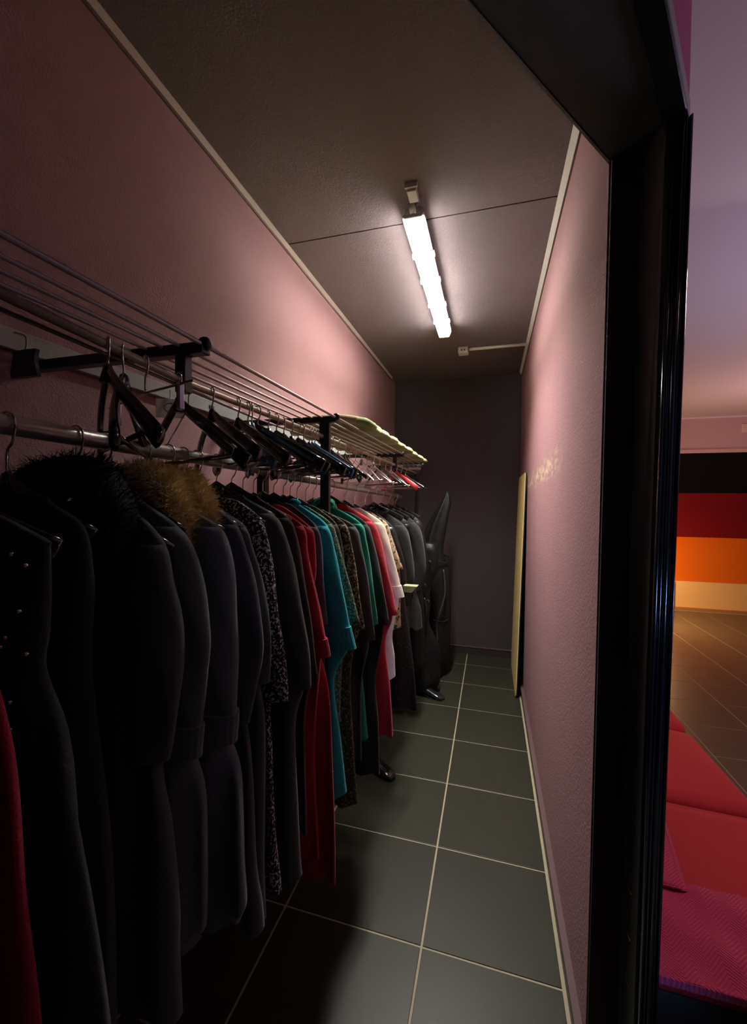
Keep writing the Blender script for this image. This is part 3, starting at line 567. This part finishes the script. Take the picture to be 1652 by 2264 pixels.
# ------------------------------------------------------------------ hall seen through the doorway
HY = 7.356
struct('wall_hall', MB().box(.34, 6.0, HY+.02, HY+.12, 0, ZC+.05), blackm, 'far hall wall')
bands = [((2.37, 1.772), (.003, .002, .002), 'black'), ((1.772, 1.104), (.20, .006, .014), 'dark red'), ((1.104, .432), (.80, .17, .008), 'orange'), ((.432, .030), (.90, .60, .26), 'pale yellow')]
for (z1, z0), c, nm in bands:
    b = MB().box(.345, 5.9, HY+(0 if nm != 'pale yellow' else -.03), HY+.03, z0, z1-.002)
    struct('trim_%d' % (10+bands.index(((z1, z0), c, nm))), b, mat('hall_band_'+nm.replace(' ', '_'), c, .8, .15, 60, var=.05, spec=.15), nm+' painted band across the far hall wall')
struct('trim_14', MB().box(.345, 5.9, HY-.055, HY, 0, .028), mat('orange_brown_plinth', (.45, .20, .06), .6), 'low plinth under the pale yellow band')
struct('trim_8', MB().box(.345, 5.9, HY-.06, HY+.03, 2.375, ZC), mat('rose_bulkhead', (.55, .36, .36), .8, .2, 60), 'rose painted bulkhead above the striped wall')
struct('trim_9', MB().box(.345, 5.9, HY-.075, HY-.04, 2.37, 2.42), mat('rose_ledge', (.62, .42, .40), .7), 'pale ledge under the bulkhead')
struct('trim_15', MB().box(.345, 5.9, HY-.08, HY-.058, ZC-.022, ZC-.004), mat('lilac_cornice', (.75, .62, .72), .6), 'thin pale cornice below the hall ceiling')
sw = empty('wall_vent', 'small square pale vent on the bulkhead of the hall', 'vent', (3.56, HY-.06, 2.72))
MB().box(-.06, .06, -.012, 0, -.06, .06).build('cover_plate', mat('peach_plastic', (.72, .52, .45), .6), sw, bevel=.004)
for q in (-.03, 0, .03): MB().box(-.045, .045, -.016, -.011, q-.006, q+.006).build('slat', mat('peach_plastic', (.72, .52, .45), .6), sw)
pz = tag(MB().box(2.655, 2.70, 7.27, 7.318, 0, .42).build('bench_leg', mat('brown_wood', (.30, .13, .05), .6, .2, 40)), 'brown wooden block standing before the pale yellow band', 'block')
struct('ceiling_hall', MB().box(.40, 6.0, -2.5, HY+.05, ZC-.004, ZC+.06), mat('hall_ceiling_paint', (.46, .41, .43), .85, .15, 60), 'violet lit hall ceiling')
fh = struct('floor_hall', MB().box(.34, 6.0, -2.5, HY+.05, -.05, -.0012), mat('hall_grout', (.36, .29, .19), .9, .3, 100), 'dark tiled hall floor')
tileh = mat('dark_brown_hall_tile', (.10, .078, .050), .34, .15, 30, var=.2, vscale=6)
kx = [2.62+.41*k for k in range(-4, 8)]; ky = [3.09+.41*k for k in range(-7, 11)]
for i in range(len(kx)-1):
    for j in range(len(ky)-1):
        x0, x1, y0, y1 = kx[i]+.004, kx[i+1]-.004, ky[j]+.004, min(ky[j+1]-.004, HY)
        if y0 > HY: continue
        MB().box(x0, x1, y0, y1, -.02, 0).build('floor_tile', tileh, fh)
MB().box(.35, kx[0], ky[0], HY, -.02, -.0005).build('plain_strip', tileh, fh); MB().box(.35, 6, -2.4, ky[0]-.004, -.02, -.0005).build('plain_strip', tileh, fh)
struct('wall_hall_right', MB().box(5.9, 6.0, -2.5, HY, 0, ZC), mat('hall_side_wall', (.30, .16, .18), .8), 'right hand wall of the hall')

# sofa against the partition, seen from above its end
sofa = empty('sofa', 'long low sofa with red cushions along the partition wall', 'sofa', (.36, 1.135, 0))
redf = mat('red_sofa_fabric', (.52, .010, .022), .85, .5, 250, var=.12, vscale=30, sheen=.2)
MB().box(.0, .62, .02, 1.95, .05, .30).build('base', mat('black_sofa_base', (.018, .018, .018), .8, .2, 50), sofa, bevel=.01)
MB().box(.0, .64, .0, .03, .27, .415).build('front_rail', mat('black_sofa_base', (.018, .018, .018), .8, .2, 50), sofa, bevel=.006)
def cushion(y0, y1, z1=.445, z0=.30):
    rs = []; nx, X0, X1 = 24, .005, .645
    b = MB(); N = 28
    for i in range(N+1):
        t = i/N; y = y0+(y1-y0)*t; e = min(1, min(t, 1-t)/.09); pf = math.sin(PI/2*e)
        ring = []
        for k in range(28):
            a = 2*PI*k/28; cx, cz = math.cos(a), math.sin(a)
            X = (X0+X1)/2+(X1-X0)/2*(.94+.06*pf)*(abs(cx)**.22)*(1 if cx > 0 else -1)
            Z = (z0+z1)/2+(z1-z0)/2*(.72+.28*pf)*(abs(cz)**.3)*(1 if cz > 0 else -1)
            ring.append((X, y, Z+.004*math.sin(X*20+y*9)*(cz > 0)))
        rs.append(ring)
    return b.loft(rs).build('seat_cushion', redf, sofa, smooth=True)
cushion(.004, .72); cushion(.724, 1.335); cushion(1.339, 1.94)
# pink throw, herringbone woven, over the end and up along the wall side
def throw_mat():
    m = mat('pink_herringbone_wool', (.58, .035, .16), .9, 0, sheen=.3); nt = m.node_tree; N = nt.nodes; L = nt.links; b = N['Principled BSDF']
    tc = N.new('ShaderNodeTexCoord'); s = N.new('ShaderNodeSeparateXYZ'); L.new(tc.outputs['Object'], s.inputs[0])
    pp = N.new('ShaderNodeMath'); pp.operation = 'PINGPONG'; pp.inputs[1].default_value = .035; L.new(s.outputs[0], pp.inputs[0])
    ad = N.new('ShaderNodeMath'); ad.operation = 'ADD'; L.new(pp.outputs[0], ad.inputs[0]); L.new(s.outputs[1], ad.inputs[1])
    ml = N.new('ShaderNodeMath'); ml.operation = 'MULTIPLY'; ml.inputs[1].default_value = 620; L.new(ad.outputs[0], ml.inputs[0])
    sn = N.new('ShaderNodeMath'); sn.operation = 'SINE'; L.new(ml.outputs[0], sn.inputs[0])
    bp = N.new('ShaderNodeBump'); bp.inputs['Strength'].default_value = .5; bp.inputs['Distance'].default_value = .0015; L.new(sn.outputs[0], bp.inputs['Height']); L.new(bp.outputs[0], b.inputs['Normal'])
    mr = N.new('ShaderNodeMapRange'); mr.inputs[1].default_value = -1; L.new(sn.outputs[0], mr.inputs[0])
    mx = N.new('ShaderNodeMix'); mx.data_type = 'RGBA'; mx.inputs[6].default_value = (.52, .022, .10, 1); mx.inputs[7].default_value = (.64, .035, .15, 1)
    L.new(mr.outputs[0], mx.inputs[0]); L.new(mx.outputs[2], b.inputs['Base Color']); return m
th = empty('throw', 'pink herringbone wool throw over the near end of the sofa', 'blanket', (.36, 1.135, .455))
b = MB(); nx, ny = 30, 16
def zz(x, y): return .008+.003*math.sin(x*23+y*31)+.002*math.sin(x*60)
top = []; bot = []
for j in range(ny+1):
    row = []
    for i in range(nx+1):
        x = .001+.655*i/nx; yy = -.012+(.272+.03*math.sin(x*4))*j/ny
        row.append((x, yy, zz(x, yy)))
    top.append(row)
for j, r in enumerate(top):
    ring = r + [(x, y, z-.008) for x, y, z in reversed(r)]
    b.v += ring
n = 2*(nx+1)
for j in range(ny):
    for k in range(n): q = (k+1) % n; b.f.append((j*n+k, j*n+q, (j+1)*n+q, (j+1)*n+k))
b.f.append(tuple(reversed(range(n)))); b.f.append(tuple(ny*n+k for k in range(n)))
pm = throw_mat(); b.build('flat_part', pm, th, smooth=False)
MB().prism([(.001, -.013, -.012), (.66, -.013, -.012), (.66, -.004, -.012), (.001, -.004, -.012)], [(.001, -.016, .010), (.66, -.016, .010), (.66, -.004, .010), (.001, -.004, .010)]).build('hanging_hem', pm, th, bevel=.003)
MB().prism([(.001, .25, .010), (.215, .25, .010), (.262, .55, .010), (.285, .72, .010), (.001, .72, .010)], [(.001, .25, .030), (.20, .262, .016), (.250, .55, .020), (.270, .70, .016), (.001, .72, .045)]).build('bunched_part', pm, th, bevel=.008)
